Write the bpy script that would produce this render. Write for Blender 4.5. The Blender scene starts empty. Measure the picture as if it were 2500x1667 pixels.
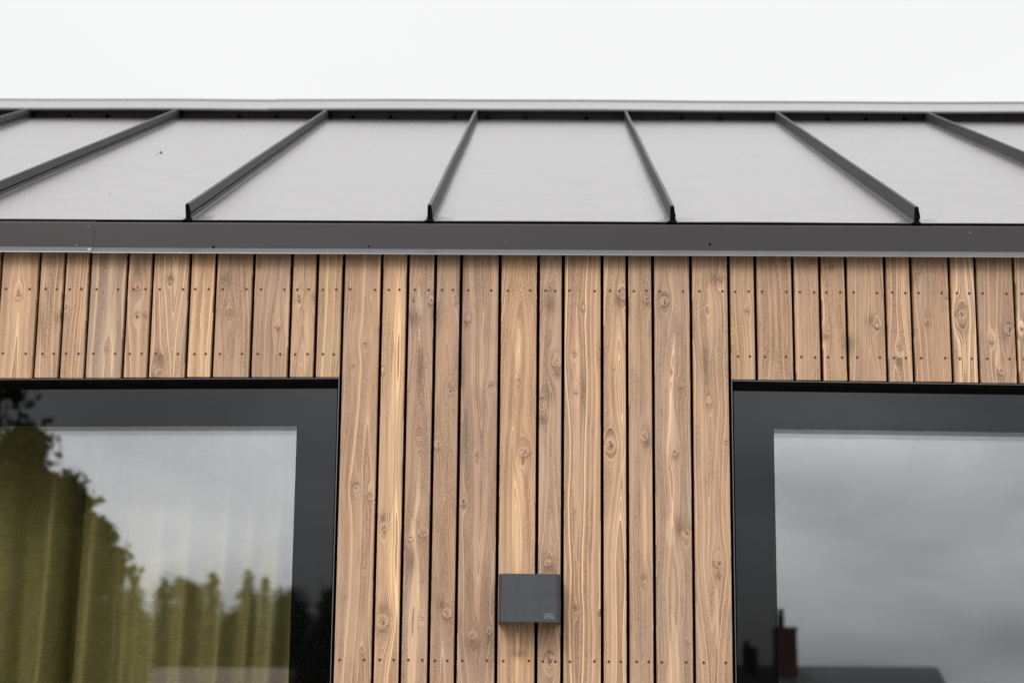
import bpy, bmesh, math, random
import numpy as np
from mathutils import Vector, Matrix
R = math.radians
rng = np.random.default_rng(7)
random.seed(7)
scene = bpy.context.scene
COL = scene.collection

# ------------------------------------------------------------------ helpers
def link(o, parent=None):
    COL.objects.link(o)
    if parent is not None: o.parent = parent
    return o
def tag(o, label=None, cat=None, group=None, kind=None):
    if label: o['label'] = label
    if cat: o['category'] = cat
    if group: o['group'] = group
    if kind: o['kind'] = kind
    return o
def empty(name, loc=(0,0,0)):
    o = bpy.data.objects.new(name, None); o.location = loc; o.empty_display_size = .1
    return link(o)
class MB:
    def __init__(s): s.v = []; s.f = []; s.sm = []
    def add(s, vs, fs, smooth=False):
        b = len(s.v); s.v += [tuple(v) for v in vs]
        s.f += [tuple(i+b for i in f) for f in fs]; s.sm += [smooth]*len(fs)
    def box(s, x0, x1, y0, y1, z0, z1):
        s.add([(x0,y0,z0),(x1,y0,z0),(x1,y1,z0),(x0,y1,z0),(x0,y0,z1),(x1,y0,z1),(x1,y1,z1),(x0,y1,z1)],
              [(0,3,2,1),(4,5,6,7),(0,1,5,4),(1,2,6,5),(2,3,7,6),(3,0,4,7)])
    def extrude_x(s, prof, x0, x1, cap=True, smooth=False):   # prof: closed (y,z) loop, extruded along x
        n = len(prof)
        s.add([(x0,y,z) for y,z in prof]+[(x1,y,z) for y,z in prof],
              [(i,(i+1)%n,n+(i+1)%n,n+i) for i in range(n)], smooth)
        if cap: s.add([(x0,y,z) for y,z in prof]+[(x1,y,z) for y,z in prof], [tuple(range(n))[::-1], tuple(range(n,2*n))])
    def cyl(s, p, q, r0, r1, n=10, cap=True):
        p = Vector(p); q = Vector(q); d = (q-p).normalized()
        a = d.orthogonal().normalized(); b = d.cross(a)
        vs = []
        for c, r in ((p,r0),(q,r1)):
            for i in range(n):
                t = 2*math.pi*i/n; vs.append(c+a*math.cos(t)*r+b*math.sin(t)*r)
        s.add(vs, [(i,(i+1)%n,n+(i+1)%n,n+i) for i in range(n)], True)
        if cap: s.add(vs, [tuple(range(n))[::-1], tuple(range(n,2*n))])
    def mesh(s, name, mat, bevel=0, recalc=True):
        m = bpy.data.meshes.new(name); m.from_pydata(s.v, [], s.f)
        m.polygons.foreach_set('use_smooth', s.sm)
        if recalc:
            bm = bmesh.new(); bm.from_mesh(m); bmesh.ops.remove_doubles(bm, verts=bm.verts, dist=1e-6)
            bmesh.ops.recalc_face_normals(bm, faces=bm.faces); bm.to_mesh(m); bm.free()
        m.materials.append(mat); return m
    def build(s, name, mat, parent=None, bevel=0, recalc=True):
        o = bpy.data.objects.new(name, s.mesh(name, mat, recalc=recalc)); link(o, parent)
        if bevel:
            b = o.modifiers.new('bevel','BEVEL'); b.width = bevel; b.segments = 2; b.limit_method = 'ANGLE'; b.angle_limit = R(35)
            b.harden_normals = False
        return o

# ------------------------------------------------------------------ material helpers
class NT:
    def __init__(s, name):
        s.m = bpy.data.materials.new(name); s.m.use_nodes = True; s.t = s.m.node_tree; s.t.nodes.clear()
        s.out = s.n('ShaderNodeOutputMaterial')
    def n(s, typ, **kw):
        nd = s.t.nodes.new(typ)
        for k, v in kw.items(): setattr(nd, k, v)
        return nd
    def set(s, sock, v):
        if isinstance(v, bpy.types.NodeSocket): s.t.links.new(v, sock)
        else: sock.default_value = v
    def math(s, op, a, b=0.0, c=0.0, clamp=False):
        nd = s.n('ShaderNodeMath', operation=op, use_clamp=clamp)
        s.set(nd.inputs[0], a); s.set(nd.inputs[1], b); s.set(nd.inputs[2], c); return nd.outputs[0]
    def mix(s, f, a, b, blend='MIX'):
        nd = s.n('ShaderNodeMix', data_type='RGBA', blend_type=blend)
        s.set(nd.inputs[0], f); s.set(nd.inputs[6], a if isinstance(a, bpy.types.NodeSocket) else (*a[:3],1)); s.set(nd.inputs[7], b if isinstance(b, bpy.types.NodeSocket) else (*b[:3],1)); return nd.outputs[2]
    def attr(s, name):
        return s.n('ShaderNodeAttribute', attribute_name=name)
    def noise(s, vec, scale, detail=2.0, rough=.5, dim='3D', dist=0.0, w=None):
        nd = s.n('ShaderNodeTexNoise', noise_dimensions=dim)
        if dim != '1D': s.set(nd.inputs['Vector'], vec)
        if w is not None: s.set(nd.inputs['W'], w)
        nd.inputs['Scale'].default_value = scale; nd.inputs['Detail'].default_value = detail
        nd.inputs['Roughness'].default_value = rough; nd.inputs['Distortion'].default_value = dist
        return nd.outputs['Fac']
    def coord(s, scale=(1,1,1), which='Object'):
        tc = s.n('ShaderNodeTexCoord'); mp = s.n('ShaderNodeMapping')
        s.t.links.new(tc.outputs[which], mp.inputs[0]); mp.inputs['Scale'].default_value = scale; return mp.outputs[0]
    def ramp(s, fac, stops):
        nd = s.n('ShaderNodeValToRGB'); s.set(nd.inputs[0], fac)
        e = nd.color_ramp.elements
        while len(e) < len(stops): e.new(.5)
        for el, (p, c) in zip(e, stops):
            el.position = p; el.color = (*c, 1) if isinstance(c, tuple) else (c, c, c, 1)
        return nd.outputs[0]
    def smooth(s, v, a, b):
        nd = s.n('ShaderNodeMapRange', interpolation_type='SMOOTHSTEP'); s.set(nd.inputs[0], v)
        nd.inputs[1].default_value = a; nd.inputs[2].default_value = b; return nd.outputs[0]
    def bump(s, h, strength, dist):
        nd = s.n('ShaderNodeBump'); nd.inputs['Strength'].default_value = strength; nd.inputs['Distance'].default_value = dist
        s.set(nd.inputs['Height'], h); return nd.outputs[0]
    def bsdf(s, color, rough=.5, metal=0.0, spec=.5, normal=None, ior=1.5, coat=0.0, coat_rough=.1):
        b = s.n('ShaderNodeBsdfPrincipled')
        if 'roof_steel' in s.m.name or 'cap_steel' in s.m.name: b.inputs['Specular Tint'].default_value = (1.0,.968,.972,1)
        s.set(b.inputs['Base Color'], color if isinstance(color, bpy.types.NodeSocket) else (*color,1))
        s.set(b.inputs['Roughness'], rough); b.inputs['Metallic'].default_value = metal
        b.inputs['Specular IOR Level'].default_value = spec; b.inputs['IOR'].default_value = ior
        b.inputs['Coat Weight'].default_value = coat; b.inputs['Coat Roughness'].default_value = coat_rough
        if normal is not None: s.set(b.inputs['Normal'], normal)
        s.t.links.new(b.outputs[0], s.out.inputs[0]); return b

def simple(name, c, rough=.5, spec=.5, metal=0.0, var=.12, scale=30.0):
    t = NT(name); n = t.noise(t.coord(), scale, 3.0)
    col = t.mix(n, tuple(x*(1-var) for x in c), tuple(x*(1+var) for x in c)); t.bsdf(col, rough, metal, spec); return t.m

# painted steel: fine granular matt coat, faint dirt and a few pale specks
def coated_metal(name, base, rough, spec=.5, grain=.18, blotch=.1, ior=1.5, specks=True):
    t = NT(name); oc = t.coord()
    fine = t.noise(oc, 900.0, 2.0, .7); big = t.noise(oc, 2.3, 4.0, .6)
    v = t.math('ADD', t.math('MULTIPLY', t.math('SUBTRACT', fine, .5), grain*2), t.math('MULTIPLY', t.math('SUBTRACT', big, .5), blotch*2))
    f = t.math('ADD', 1.0, v)
    col = t.mix(1.0, base, t.n('ShaderNodeCombineColor').outputs[0], 'MULTIPLY')
    cc = t.t.nodes[-2] if False else None
    comb = [n for n in t.t.nodes if n.bl_idname == 'ShaderNodeCombineColor'][0]
    for i in range(3): t.set(comb.inputs[i], f)
    if specks:
        vo = t.n('ShaderNodeTexVoronoi', feature='F1'); t.set(vo.inputs['Vector'], oc); vo.inputs['Scale'].default_value = 42.0
        dot = t.math('LESS_THAN', vo.outputs['Distance'], .045)
        pick = t.math('GREATER_THAN', t.n('ShaderNodeSeparateColor').outputs[0], .78)
        sep = [n for n in t.t.nodes if n.bl_idname == 'ShaderNodeSeparateColor'][0]
        t.t.links.new(vo.outputs['Color'], sep.inputs[0])
        col = t.mix(t.math('MULTIPLY', dot, pick), col, (.45,.43,.40))
    rg = t.math('ADD', rough, t.math('MULTIPLY', t.math('SUBTRACT', t.noise(oc, 7.0, 4.0, .6), .5), .10))
    t.bsdf(col, rg, 0.0, spec, t.bump(fine, .12, .0004), ior); return t.m

M = {}
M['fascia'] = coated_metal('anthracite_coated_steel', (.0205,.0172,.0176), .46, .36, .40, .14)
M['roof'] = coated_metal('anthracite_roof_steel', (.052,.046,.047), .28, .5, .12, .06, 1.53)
M['drip'] = coated_metal('skylit_drip_steel', (.060,.058,.061), .34, .6, .2, .06, 1.6)  # same steel as the fascia; sky light on the flange painted in as paler grey
M['cap'] = coated_metal('anthracite_cap_steel', (.050,.047,.048), .34, .5, .12, .06, 1.58)
M['seam'] = coated_metal('anthracite_seam_steel', (.017,.0155,.016), .50, .18, .25, .08, specks=False)
M['closure'] = coated_metal('ridge_closure_steel', (.040,.039,.041), .5, .4, .1, .1, specks=False)
M['black'] = simple('black_trim', (.004,.004,.004), .35, .3)
M['membrane'] = simple('black_membrane', (.004,.004,.004), .95, .05)
M['trimedge'] = simple('skylit_trim_edge', (.10,.10,.105), .3, .5, .7)  # aluminium front edge of the lining, lightened so its sky glint is in the colour
M['frame'] = simple('window_frame_black', (.006,.006,.006), .5, .3)
M['spacer'] = simple('grey_spacer', (.05,.05,.05), .5, .5)
M['rubber'] = simple('black_rubber', (.006,.006,.006), .9, .1, var=.5, scale=400)
M['hole'] = simple('dark_hole', (.003,.003,.003), .9, .05)
M['rivet'] = simple('pale_rivet', (.35,.34,.33), .4, .5, .3)
M['lamp'] = None
M['wall'] = simple('dark_render', (.05,.05,.05), .9, .2)
M['room'] = simple('room_paint', (.10,.10,.095), .9, .2)
M['plate'] = simple('silver_plate', (.15,.155,.16), .35, .5, .6, var=.4, scale=900)
M['ink'] = simple('plate_ink', (.015,.015,.015), .6, .2)

def enamel():
    t = NT('black_enamelled_glass'); oc = t.coord()
    vo = t.n('ShaderNodeTexVoronoi', feature='F1'); t.set(vo.inputs['Vector'], oc); vo.inputs['Scale'].default_value = 150.0
    cl = t.smooth(t.noise(oc, 5.0, 3.0, .6), .46, .64)
    spots = t.math('MULTIPLY', t.smooth(vo.outputs['Distance'], .26, .12), cl)
    col = t.mix(spots, (.0016,.0015,.0015), (.007,.0066,.006))
    rg = t.math('ADD', .015, t.math('MULTIPLY', spots, .12))
    t.bsdf(col, rg, 0, .42, None, 1.5); return t.m
M['enamel'] = enamel()

def glass(name, refl, tint=(.97,.975,.985)):
    t = NT(name)
    fr = t.n('ShaderNodeLayerWeight'); fr.inputs['Blend'].default_value = .25
    fac = t.math('ADD', refl, t.math('MULTIPLY', t.math('POWER', fr.outputs['Facing'], 4.0), .8), clamp=True)
    g = t.n('ShaderNodeBsdfGlossy'); g.inputs['Roughness'].default_value = 0.0; g.inputs['Color'].default_value = (*tint,1)
    tr = t.n('ShaderNodeBsdfTransparent'); tr.inputs['Color'].default_value = (.975,.975,.975,1)
    mx = t.n('ShaderNodeMixShader'); t.set(mx.inputs[0], fac); t.t.links.new(tr.outputs[0], mx.inputs[1]); t.t.links.new(g.outputs[0], mx.inputs[2])
    t.t.links.new(mx.outputs[0], t.out.inputs[0]); return t.m
M['glass_a'] = glass('outer_coated_glass', .048)
M['glass_b'] = glass('middle_glass', .095)
M['glass_c'] = glass('inner_glass', .095)

def linen():
    t = NT('olive_linen'); tc = t.n('ShaderNodeUVMap'); uv = tc.outputs[0]
    sep = t.n('ShaderNodeSeparateXYZ'); t.t.links.new(uv, sep.inputs[0])
    w1 = t.noise(uv, 1.0, 2.0); 
    def thread(sock, freq, other):
        mp = t.n('ShaderNodeMapping'); t.t.links.new(uv, mp.inputs[0]); mp.inputs['Scale'].default_value = other
        j = t.noise(mp.outputs[0], 1.0, 2.0, .6)
        a = t.math('MULTIPLY', sock, freq)
        s = t.math('SINE', t.math('ADD', a, t.math('MULTIPLY', j, 6.0)))
        return t.math('MULTIPLY', t.math('ADD', s, 1.0), .5), j
    a, ja = thread(sep.outputs[0], 2*math.pi*330, (300,14,1)); b, jb = thread(sep.outputs[1], 2*math.pi*330, (14,300,1))
    wv = t.math('MULTIPLY', a, b); slub = t.math('MULTIPLY', t.math('ADD', ja, jb), .5)
    v = t.math('ADD', t.math('MULTIPLY', wv, .50), t.math('MULTIPLY', slub, .42)); v = t.math('ADD', v, .06)
    col = t.ramp(v, [(.15,(.12,.100,.028)), (.45,(.42,.365,.125)), (.9,(.78,.71,.38))])
    df = t.n('ShaderNodeBsdfDiffuse'); t.set(df.inputs[0], col); t.set(df.inputs['Normal'], t.bump(v, .3, .0006))
    tl = t.n('ShaderNodeBsdfTranslucent'); t.set(tl.inputs[0], col)
    mx = t.n('ShaderNodeMixShader'); mx.inputs[0].default_value = .2
    t.t.links.new(df.outputs[0], mx.inputs[1]); t.t.links.new(tl.outputs[0], mx.inputs[2]); t.t.links.new(mx.outputs[0], t.out.inputs[0]); return t.m
M['linen'] = linen()

def wood():
    t = NT('stained_spruce')
    ring = t.attr('ring').outputs['Fac']; knot = t.attr('knot').outputs['Fac']; smud = t.attr('smudge').outputs['Fac']
    lite = t.attr('lite').outputs['Fac']; tint = t.attr('tint').outputs['Color']; cst = t.attr('cst').outputs['Fac']
    oc = t.coord()
    # rings of uneven width: light crisp edge fading to darker late wood
    W = t.math('ADD', ring, t.math('MULTIPLY', t.noise(None, .55, 1.0, dim='1D', w=ring), 2.6))
    def saw(Wv, kmin, kmax):
        fl = t.math('FLOOR', Wv); fr = t.math('SUBTRACT', Wv, fl)
        wn = t.n('ShaderNodeTexWhiteNoise', noise_dimensions='1D'); t.set(wn.inputs['W'], fl)
        wn2 = t.n('ShaderNodeTexWhiteNoise', noise_dimensions='1D'); t.set(wn2.inputs['W'], t.math('ADD', fl, 37.3))
        k = t.math('ADD', kmin, t.math('MULTIPLY', wn.outputs[0], kmax-kmin))
        e = t.math('EXPONENT', t.math('MULTIPLY', t.math('MULTIPLY', fr, k), -1.0))
        rise = t.smooth(fr, 0.0, .06)
        return t.math('MULTIPLY', t.math('MULTIPLY', e, rise), t.math('ADD', .15, t.math('MULTIPLY', t.math('POWER', wn2.outputs[0], 1.6), .95))), wn2.outputs[0]
    s1, r1 = saw(W, 2.6, 8.0)
    s1b, r1b = saw(W, .9, 2.4)
    edge = t.math('MULTIPLY', t.smooth(t.math('FRACT', W), .72, 1.0), r1)
    s2, r2 = saw(t.math('MULTIPLY', W, 2.3), 3.0, 8.0)
    mpf = t.coord((900, 900, 14)); fib = t.noise(mpf, 1.0, 3.0, .7)
    stip = t.noise(t.coord((1150, 1150, 420)), 1.0, 1.0, .6)
    zone = t.smooth(t.noise(t.coord((34, 34, 5)), 1.0, 2.0, .6), .42, .62)
    slow = t.noise(t.coord((16, 16, 2.2)), 1.0, 3.0, .6)
    slow2 = t.noise(t.coord((60, 60, 9)), 1.0, 3.0, .6, dist=.6)
    v = t.math('ADD', t.math('MULTIPLY', s1, .60), t.math('MULTIPLY', s1b, .20)); v = t.math('SUBTRACT', v, t.math('MULTIPLY', edge, .20)); v = t.math('ADD', v, t.math('MULTIPLY', s2, .16))
    v = t.math('ADD', v, t.math('MULTIPLY', t.math('SUBTRACT', r1, .5), .12))
    v = t.math('MULTIPLY', v, cst)
    v = t.math('ADD', v, t.math('MULTIPLY', t.math('SUBTRACT', fib, .5), .40))
    v = t.math('ADD', v, t.math('MULTIPLY', t.math('SUBTRACT', slow, .5), .26))
    v = t.math('ADD', v, t.math('MULTIPLY', t.math('SUBTRACT', slow2, .5), .20))
    v = t.math('ADD', v, .235)
    v = t.math('ADD', v, t.math('MULTIPLY', lite, .24))
    dots = t.math('MULTIPLY', t.smooth(stip, .50, .66), t.math('MULTIPLY', zone, t.math('SUBTRACT', 1.0, t.math('MULTIPLY', s1b, 1.1), clamp=True)))
    dots = t.math('MULTIPLY', dots, t.math('SUBTRACT', 1.0, lite))
    v = t.math('SUBTRACT', v, t.math('MULTIPLY', dots, .75))
    col = t.ramp(v, [(.0,(.160,.093,.055)), (.20,(.294,.181,.113)), (.42,(.400,.255,.162)), (.70,(.528,.343,.204)), (1.0,(.640,.436,.260))])
    # greyish dry stain film in slow drifts
    grey = t.smooth(t.noise(t.coord((11, 11, 3.4)), 1.0, 3.0, .55), .42, .72)
    col = t.mix(t.math('MULTIPLY', grey, .28), col, (.355,.262,.192))
    col = t.mix(1.0, col, tint, 'MULTIPLY')
    # dark brushed smudges with stipple
    sm = t.math('MULTIPLY', smud, t.math('ADD', .35, t.math('MULTIPLY', t.smooth(stip, .35, .62), .75)), clamp=True)
    sm = t.math('MULTIPLY', sm, t.math('SUBTRACT', 1.0, t.math('MULTIPLY', s1, .8)))
    col = t.mix(t.math('MULTIPLY', sm, .92), col, (.085,.052,.033))
    # pores: sparse dark ticks
    pore = t.math('MULTIPLY', t.smooth(t.noise(t.coord((900, 900, 90)), 1.0, 2.0, .7), .64, .74), .35)
    col = t.mix(pore, col, (.14,.09,.06))
    # knots
    kn = t.noise(t.coord((260, 260, 260)), 1.0, 2.0, .6)
    kd = t.math('ADD', knot, t.math('MULTIPLY', t.math('SUBTRACT', kn, .5), .35))
    inside = t.smooth(kd, 1.08, .92)
    kring = t.math('MULTIPLY', t.math('ADD', t.math('SINE', t.math('MULTIPLY', kd, 15.0)), 1.0), .5)
    kcol = t.mix(kring, (.40,.245,.160), (.50,.315,.205))
    col = t.mix(t.math('MULTIPLY', inside, .55), col, kcol)
    cres = t.attr('crescent').outputs['Fac']
    fine = t.smooth(t.noise(t.coord((520, 520, 330)), 1.0, 2.0, .6), .30, .62)
    col = t.mix(t.math('MULTIPLY', cres, t.math('ADD', .45, t.math('MULTIPLY', fine, .5)), clamp=True), col, (.075,.044,.028))
    crack = t.math('MULTIPLY', t.smooth(knot, .80, .45), t.smooth(t.math('ABSOLUTE', t.math('SUBTRACT', t.noise(t.coord((150,150,110)), 1.0, 2.0, .6, dist=.5), .5)), .045, .012))
    col = t.mix(t.math('MULTIPLY', crack, .9), col, (.03,.018,.012))
    h = t.math('ADD', t.math('MULTIPLY', s1, .8), t.math('MULTIPLY', fib, .35))
    h = t.math('SUBTRACT', h, t.math('MULTIPLY', crack, 2.0)); h = t.math('ADD', h, t.math('MULTIPLY', inside, .4))
    t.bsdf(col, .68, 0, .25, t.bump(h, .55, .0008)); return t.m
M['wood'] = wood()

# ------------------------------------------------------------------ sky and light
def head(x):                      # the lintel line is a touch out of level, as built
    if x < -.45: return max(-.02, .009*(x+.45))
    if x > .41: return max(-.02, -.0085*(x-.41))
    return 0.0
SUN_EL, SUN_AZ = 40, -28
w = bpy.data.worlds.new('World'); scene.world = w; w.use_nodes = True
nt = w.node_tree; nt.nodes.clear()
def wn(t, **kw):
    n = nt.nodes.new(t)
    for k, v in kw.items(): setattr(n, k, v)
    return n
def wm(op, a, b=0.0, clamp=False):
    n = wn('ShaderNodeMath', operation=op, use_clamp=clamp)
    for i, s in enumerate((a, b)):
        if isinstance(s, bpy.types.NodeSocket): nt.links.new(s, n.inputs[i])
        else: n.inputs[i].default_value = s
    return n.outputs[0]
def wsm(v, a, b, lo=0.0, hi=1.0):
    n = wn('ShaderNodeMapRange', interpolation_type='SMOOTHSTEP'); nt.links.new(v, n.inputs[0])
    n.inputs[1].default_value = a; n.inputs[2].default_value = b; n.inputs[3].default_value = lo; n.inputs[4].default_value = hi; return n.outputs[0]
out = wn('ShaderNodeOutputWorld')
sky = wn('ShaderNodeTexSky', sky_type='NISHITA', sun_disc=False); sky.sun_elevation = R(SUN_EL); sky.sun_rotation = R(180+SUN_AZ)
sky.air_density = 1.5; sky.dust_density = 3.0
bg1 = wn('ShaderNodeBackground'); nt.links.new(sky.outputs[0], bg1.inputs[0]); bg1.inputs[1].default_value = .05
tc = wn('ShaderNodeTexCoord'); sp = wn('ShaderNodeSeparateXYZ'); nt.links.new(tc.outputs['Generated'], sp.inputs[0])
X, Y, Z = sp.outputs
zc = wm('MAXIMUM', Z, 0.03)
# cloud deck: project the direction on a flat layer
comb = wn('ShaderNodeCombineXYZ'); den = wm('ADD', zc, .22)
nt.links.new(wm('DIVIDE', X, den), comb.inputs[0]); nt.links.new(wm('DIVIDE', Y, den), comb.inputs[1])
cn = wn('ShaderNodeTexNoise'); nt.links.new(comb.outputs[0], cn.inputs['Vector']); cn.inputs['Scale'].default_value = 2.6
cn.inputs['Detail'].default_value = 4.0; cn.inputs['Roughness'].default_value = .5; cn.inputs['Distortion'].default_value = .4
north = wsm(Y, -.35, .5)                                   # the clearer, paler half lies beyond the ridge
rise = wsm(Z, .385, .78)
bank = wm('MULTIPLY', wsm(X, -.03, .12), wsm(Z, .20, .085))      # a darker cloud bank low over the neighbours
CLOUD = dict(front=1.42, back=.972, zen=2.5)
lvl = wm('ADD', wm('MULTIPLY', wm('SUBTRACT', 1.0, north), CLOUD['front']), wm('MULTIPLY', north, CLOUD['back']))
lvl = wm('ADD', wm('MULTIPLY', lvl, wm('SUBTRACT', 1.0, rise)), wm('MULTIPLY', rise, CLOUD['zen']))
amp = wm('MULTIPLY', wm('SUBTRACT', 1.05, north), 1.25)
lvl = wm('MULTIPLY', lvl, wm('ADD', 1.0, wm('MULTIPLY', wm('SUBTRACT', cn.outputs['Fac'], .5), amp)))
lvl = wm('MULTIPLY', lvl, wm('ADD', 1.0, wm('MULTIPLY', wm('SUBTRACT', 1.0, north), wsm(Z, .07, .24, -.17, .32))))
cm = wn('ShaderNodeMix', data_type='RGBA'); nt.links.new(north, cm.inputs[0]); cm.inputs[6].default_value = (.955,.978,1.02,1); cm.inputs[7].default_value = (1.0,1.0,1.0,1)
lvl = wm('MULTIPLY', lvl, wm('SUBTRACT', 1.0, wm('MULTIPLY', bank, .40)))
bg2 = wn('ShaderNodeBackground'); nt.links.new(cm.outputs[2], bg2.inputs[0]); nt.links.new(lvl, bg2.inputs[1])
mx = wn('ShaderNodeMixShader'); mx.inputs[0].default_value = .95
nt.links.new(bg1.outputs[0], mx.inputs[1]); nt.links.new(bg2.outputs[0], mx.inputs[2]); nt.links.new(mx.outputs[0], out.inputs[0])

sd = bpy.data.lights.new('sun', 'SUN'); sd.energy = 2.0; sd.angle = R(24); sd.color = (1.0,.96,.90)
so = bpy.data.objects.new('sun', sd); link(so)
dv = Vector((math.sin(R(SUN_AZ))*math.cos(R(SUN_EL)), -math.cos(R(SUN_AZ))*math.cos(R(SUN_EL)), math.sin(R(SUN_EL))))
so.rotation_euler = dv.to_track_quat('Z','Y').to_euler()

# ------------------------------------------------------------------ camera
cd = bpy.data.cameras.new('camera'); cd.lens = 76.54; cd.sensor_width = 36; cd.clip_end = 2000; cd.clip_start = .05
co = bpy.data.objects.new('camera', cd); link(co)
mr = Matrix(((.99984322,-.00548486,.01683598),(.01506988,-.2356349,-.9717248),(.00929692,.97182617,-.2355153)))
co.matrix_world = Matrix.Translation((0,-4.75,1.6)) @ mr.to_4x4()
cd.dof.use_dof = True; cd.dof.focus_distance = 4.82; cd.dof.aperture_fstop = 5.0
scene.camera = co
scene.view_settings.view_transform = 'Standard'; scene.view_settings.look = 'None'; scene.view_settings.exposure = 0.0
scene.view_settings.gamma = 1.0
scene.cycles.max_bounces = 16; scene.cycles.transparent_max_bounces = 24; scene.cycles.glossy_bounces = 12
scene.cycles.use_denoising = True

# ------------------------------------------------------------------ ground
t = NT('gravel_yard'); oc = t.coord()
t.bsdf(t.mix(t.noise(oc, 3.0, 6.0, .7), (.10,.095,.08), (.24,.22,.19)), .9, 0, .2)
g = MB(); g.add([(-250,-300,0),(250,-300,0),(250,250,0),(-250,250,0)], [(0,1,2,3)])
tag(g.build('ground', t.m, recalc=False), kind='structure')

# ------------------------------------------------------------------ the house
house = empty('timber_house')
tag(house, 'modern house clad in vertical brown timber boards under a dark standing seam metal roof', 'house')

GX = [-1.2445,-1.157,-1.0994,-1.0419,-0.9565,-0.899,-0.8138,-0.7553,-0.6691,-0.583,-0.5246,-0.4653,-0.3783,-0.319,-0.2568,-0.1985,-0.1107,-0.0239,0.0323,0.12,0.1762,0.2343,0.3199,0.4055,0.4655,0.55,0.6109,0.6698,0.7572,0.816,0.9023,0.9611,1.0473]
pat = [.059,.087,.059,.087,.087,.059,.059,.087]
k = 0
while GX[0] > -2.9: GX.insert(0, GX[0]-pat[k%8]); k += 1
while GX[-1] < 3.3: GX.append(GX[-1]+pat[(k*3)%8]); k += 1
GAP = .0070
LW = (-2.75, -.4653); RW = (.4055, 2.75)           # openings
ZTOP, ZHEAD = 3.02, 2.6670
KN=[(-1.2011,2.8588,0.0078),(-0.8581,2.8851,0.0049),(-0.8727,2.6726,0.0127),(-0.7192,2.8004,0.0088),(-0.6560,2.9271,0.0049),(-0.6115,2.7878,0.0068),(-0.5655,2.8530,0.0078),(-0.5297,2.8440,0.0068),(-0.9935,2.7332,0.0049),(-1.0915,2.8308,0.0068),(-0.4140,2.7455,0.0049),(-0.4372,2.6982,0.0049),(-0.4240,2.4156,0.0078),(-0.3919,2.4051,0.0068),(-0.4435,2.1784,0.0049),(-0.4020,2.2331,0.0039),(-0.4031,2.0528,0.0039),(-0.3704,2.6825,0.0039),(-0.3600,2.3180,0.0078),(-0.3592,2.1211,0.0127),(-0.3053,2.8432,0.0088),(-0.2660,2.8454,0.0068),(-0.2760,2.6981,0.0049),(-0.2864,2.5292,0.0068),(-0.3012,2.3049,0.0059),(-0.2737,2.3196,0.0117),(-0.2739,2.1255,0.0068),(-0.2099,2.8427,0.0059),(-0.2386,2.6813,0.0039),(-0.2203,2.6365,0.0078),(-0.2465,2.5156,0.0088),(-0.2181,2.1411,0.0098),(-0.2449,2.2056,0.0049),(-0.1828,2.8033,0.0068),(-0.1270,2.6421,0.0068),(-0.1930,2.5633,0.0039),(-0.1856,2.3870,0.0068),(-0.1580,2.4848,0.0039),(-0.1614,2.0942,0.0098),(-0.1255,2.1040,0.0068),(-0.0659,2.6584,0.0039),(-0.0539,2.5002,0.0127),(0.0011,2.8773,0.0059),(0.0176,2.7028,0.0117),(-0.0140,2.6070,0.0107),(0.0062,2.2725,0.0059),(0.0006,2.2533,0.0088),(0.0055,2.0401,0.0127),(0.0778,2.8300,0.0039),(0.0566,2.7181,0.0068),(0.0616,2.6402,0.0049),(0.1151,2.7164,0.0039),(0.0609,2.1480,0.0059),(0.1149,2.1484,0.0039),(0.0613,2.3693,0.0029),(0.1661,2.8599,0.0098),(0.1425,2.8294,0.0039),(0.1382,2.5142,0.0137),(0.1462,2.6916,0.0029),(0.2210,2.8500,0.0078),(0.2135,2.5363,0.0088),(0.2110,2.2166,0.0068),(0.2602,2.8462,0.0107),(0.2726,2.6813,0.0039),(0.2967,2.6526,0.0059),(0.2808,2.5013,0.0078),(0.3051,2.3208,0.0107),(0.3057,2.0884,0.0068),(0.3871,2.8895,0.0068),(0.3570,2.8305,0.0068),(0.3583,2.6142,0.0068),(0.3947,2.5197,0.0049),(0.3740,2.2550,0.0107),(0.4460,2.8320,0.0059),(0.6215,2.7725,0.0059),(0.7371,2.7962,0.0098),(0.8310,2.9224,0.0059),(0.8493,2.8039,0.0059),(0.8939,2.8496,0.0059),(0.9259,2.8184,0.0127),(1.0315,2.7858,0.0117),(0.9917,2.7625,0.0078),(1.0099,2.6906,0.0078),(0.7838,2.7342,0.0078),(0.5950,2.9355,0.0068),(1.0587,2.7859,0.0078)]
LT=[(0.2771,2.9349,2.8200,0.0059),(0.2708,2.3678,2.2907,0.0137),(0.2766,2.6774,2.4602,0.0088),(0.0637,2.8980,2.2270,0.0098),(0.2742,2.1524,1.9276,0.0166),(-1.1422,2.8662,2.7697,0.0068),(-0.0686,2.8161,2.6753,0.0088),(-0.0653,2.5168,2.2165,0.0156),(-0.3435,2.9368,2.7339,0.0088),(-0.3488,2.7338,2.3588,0.0078),(-0.2905,2.8809,2.8047,0.0098),(-0.3435,2.3879,2.1478,0.0088),(0.3617,2.9302,2.7078,0.0088),(0.3706,2.2292,2.0589,0.0059),(0.9290,2.7712,2.6812,0.0068),(1.0024,2.8017,2.6816,0.0098),(-0.1495,2.8156,2.6350,0.0059),(0.2126,2.4598,2.2471,0.0068),(-0.5901,2.9151,2.7325,0.0059),(-0.5456,2.8337,2.6725,0.0078),(-0.9820,2.8926,2.6600,0.0088),(-0.7812,2.9346,2.6642,0.0059),(-0.2968,2.3591,2.2819,0.0059),(0.2721,2.0581,1.9647,0.0078),(-0.0643,2.1120,1.9619,0.0078)]
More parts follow.
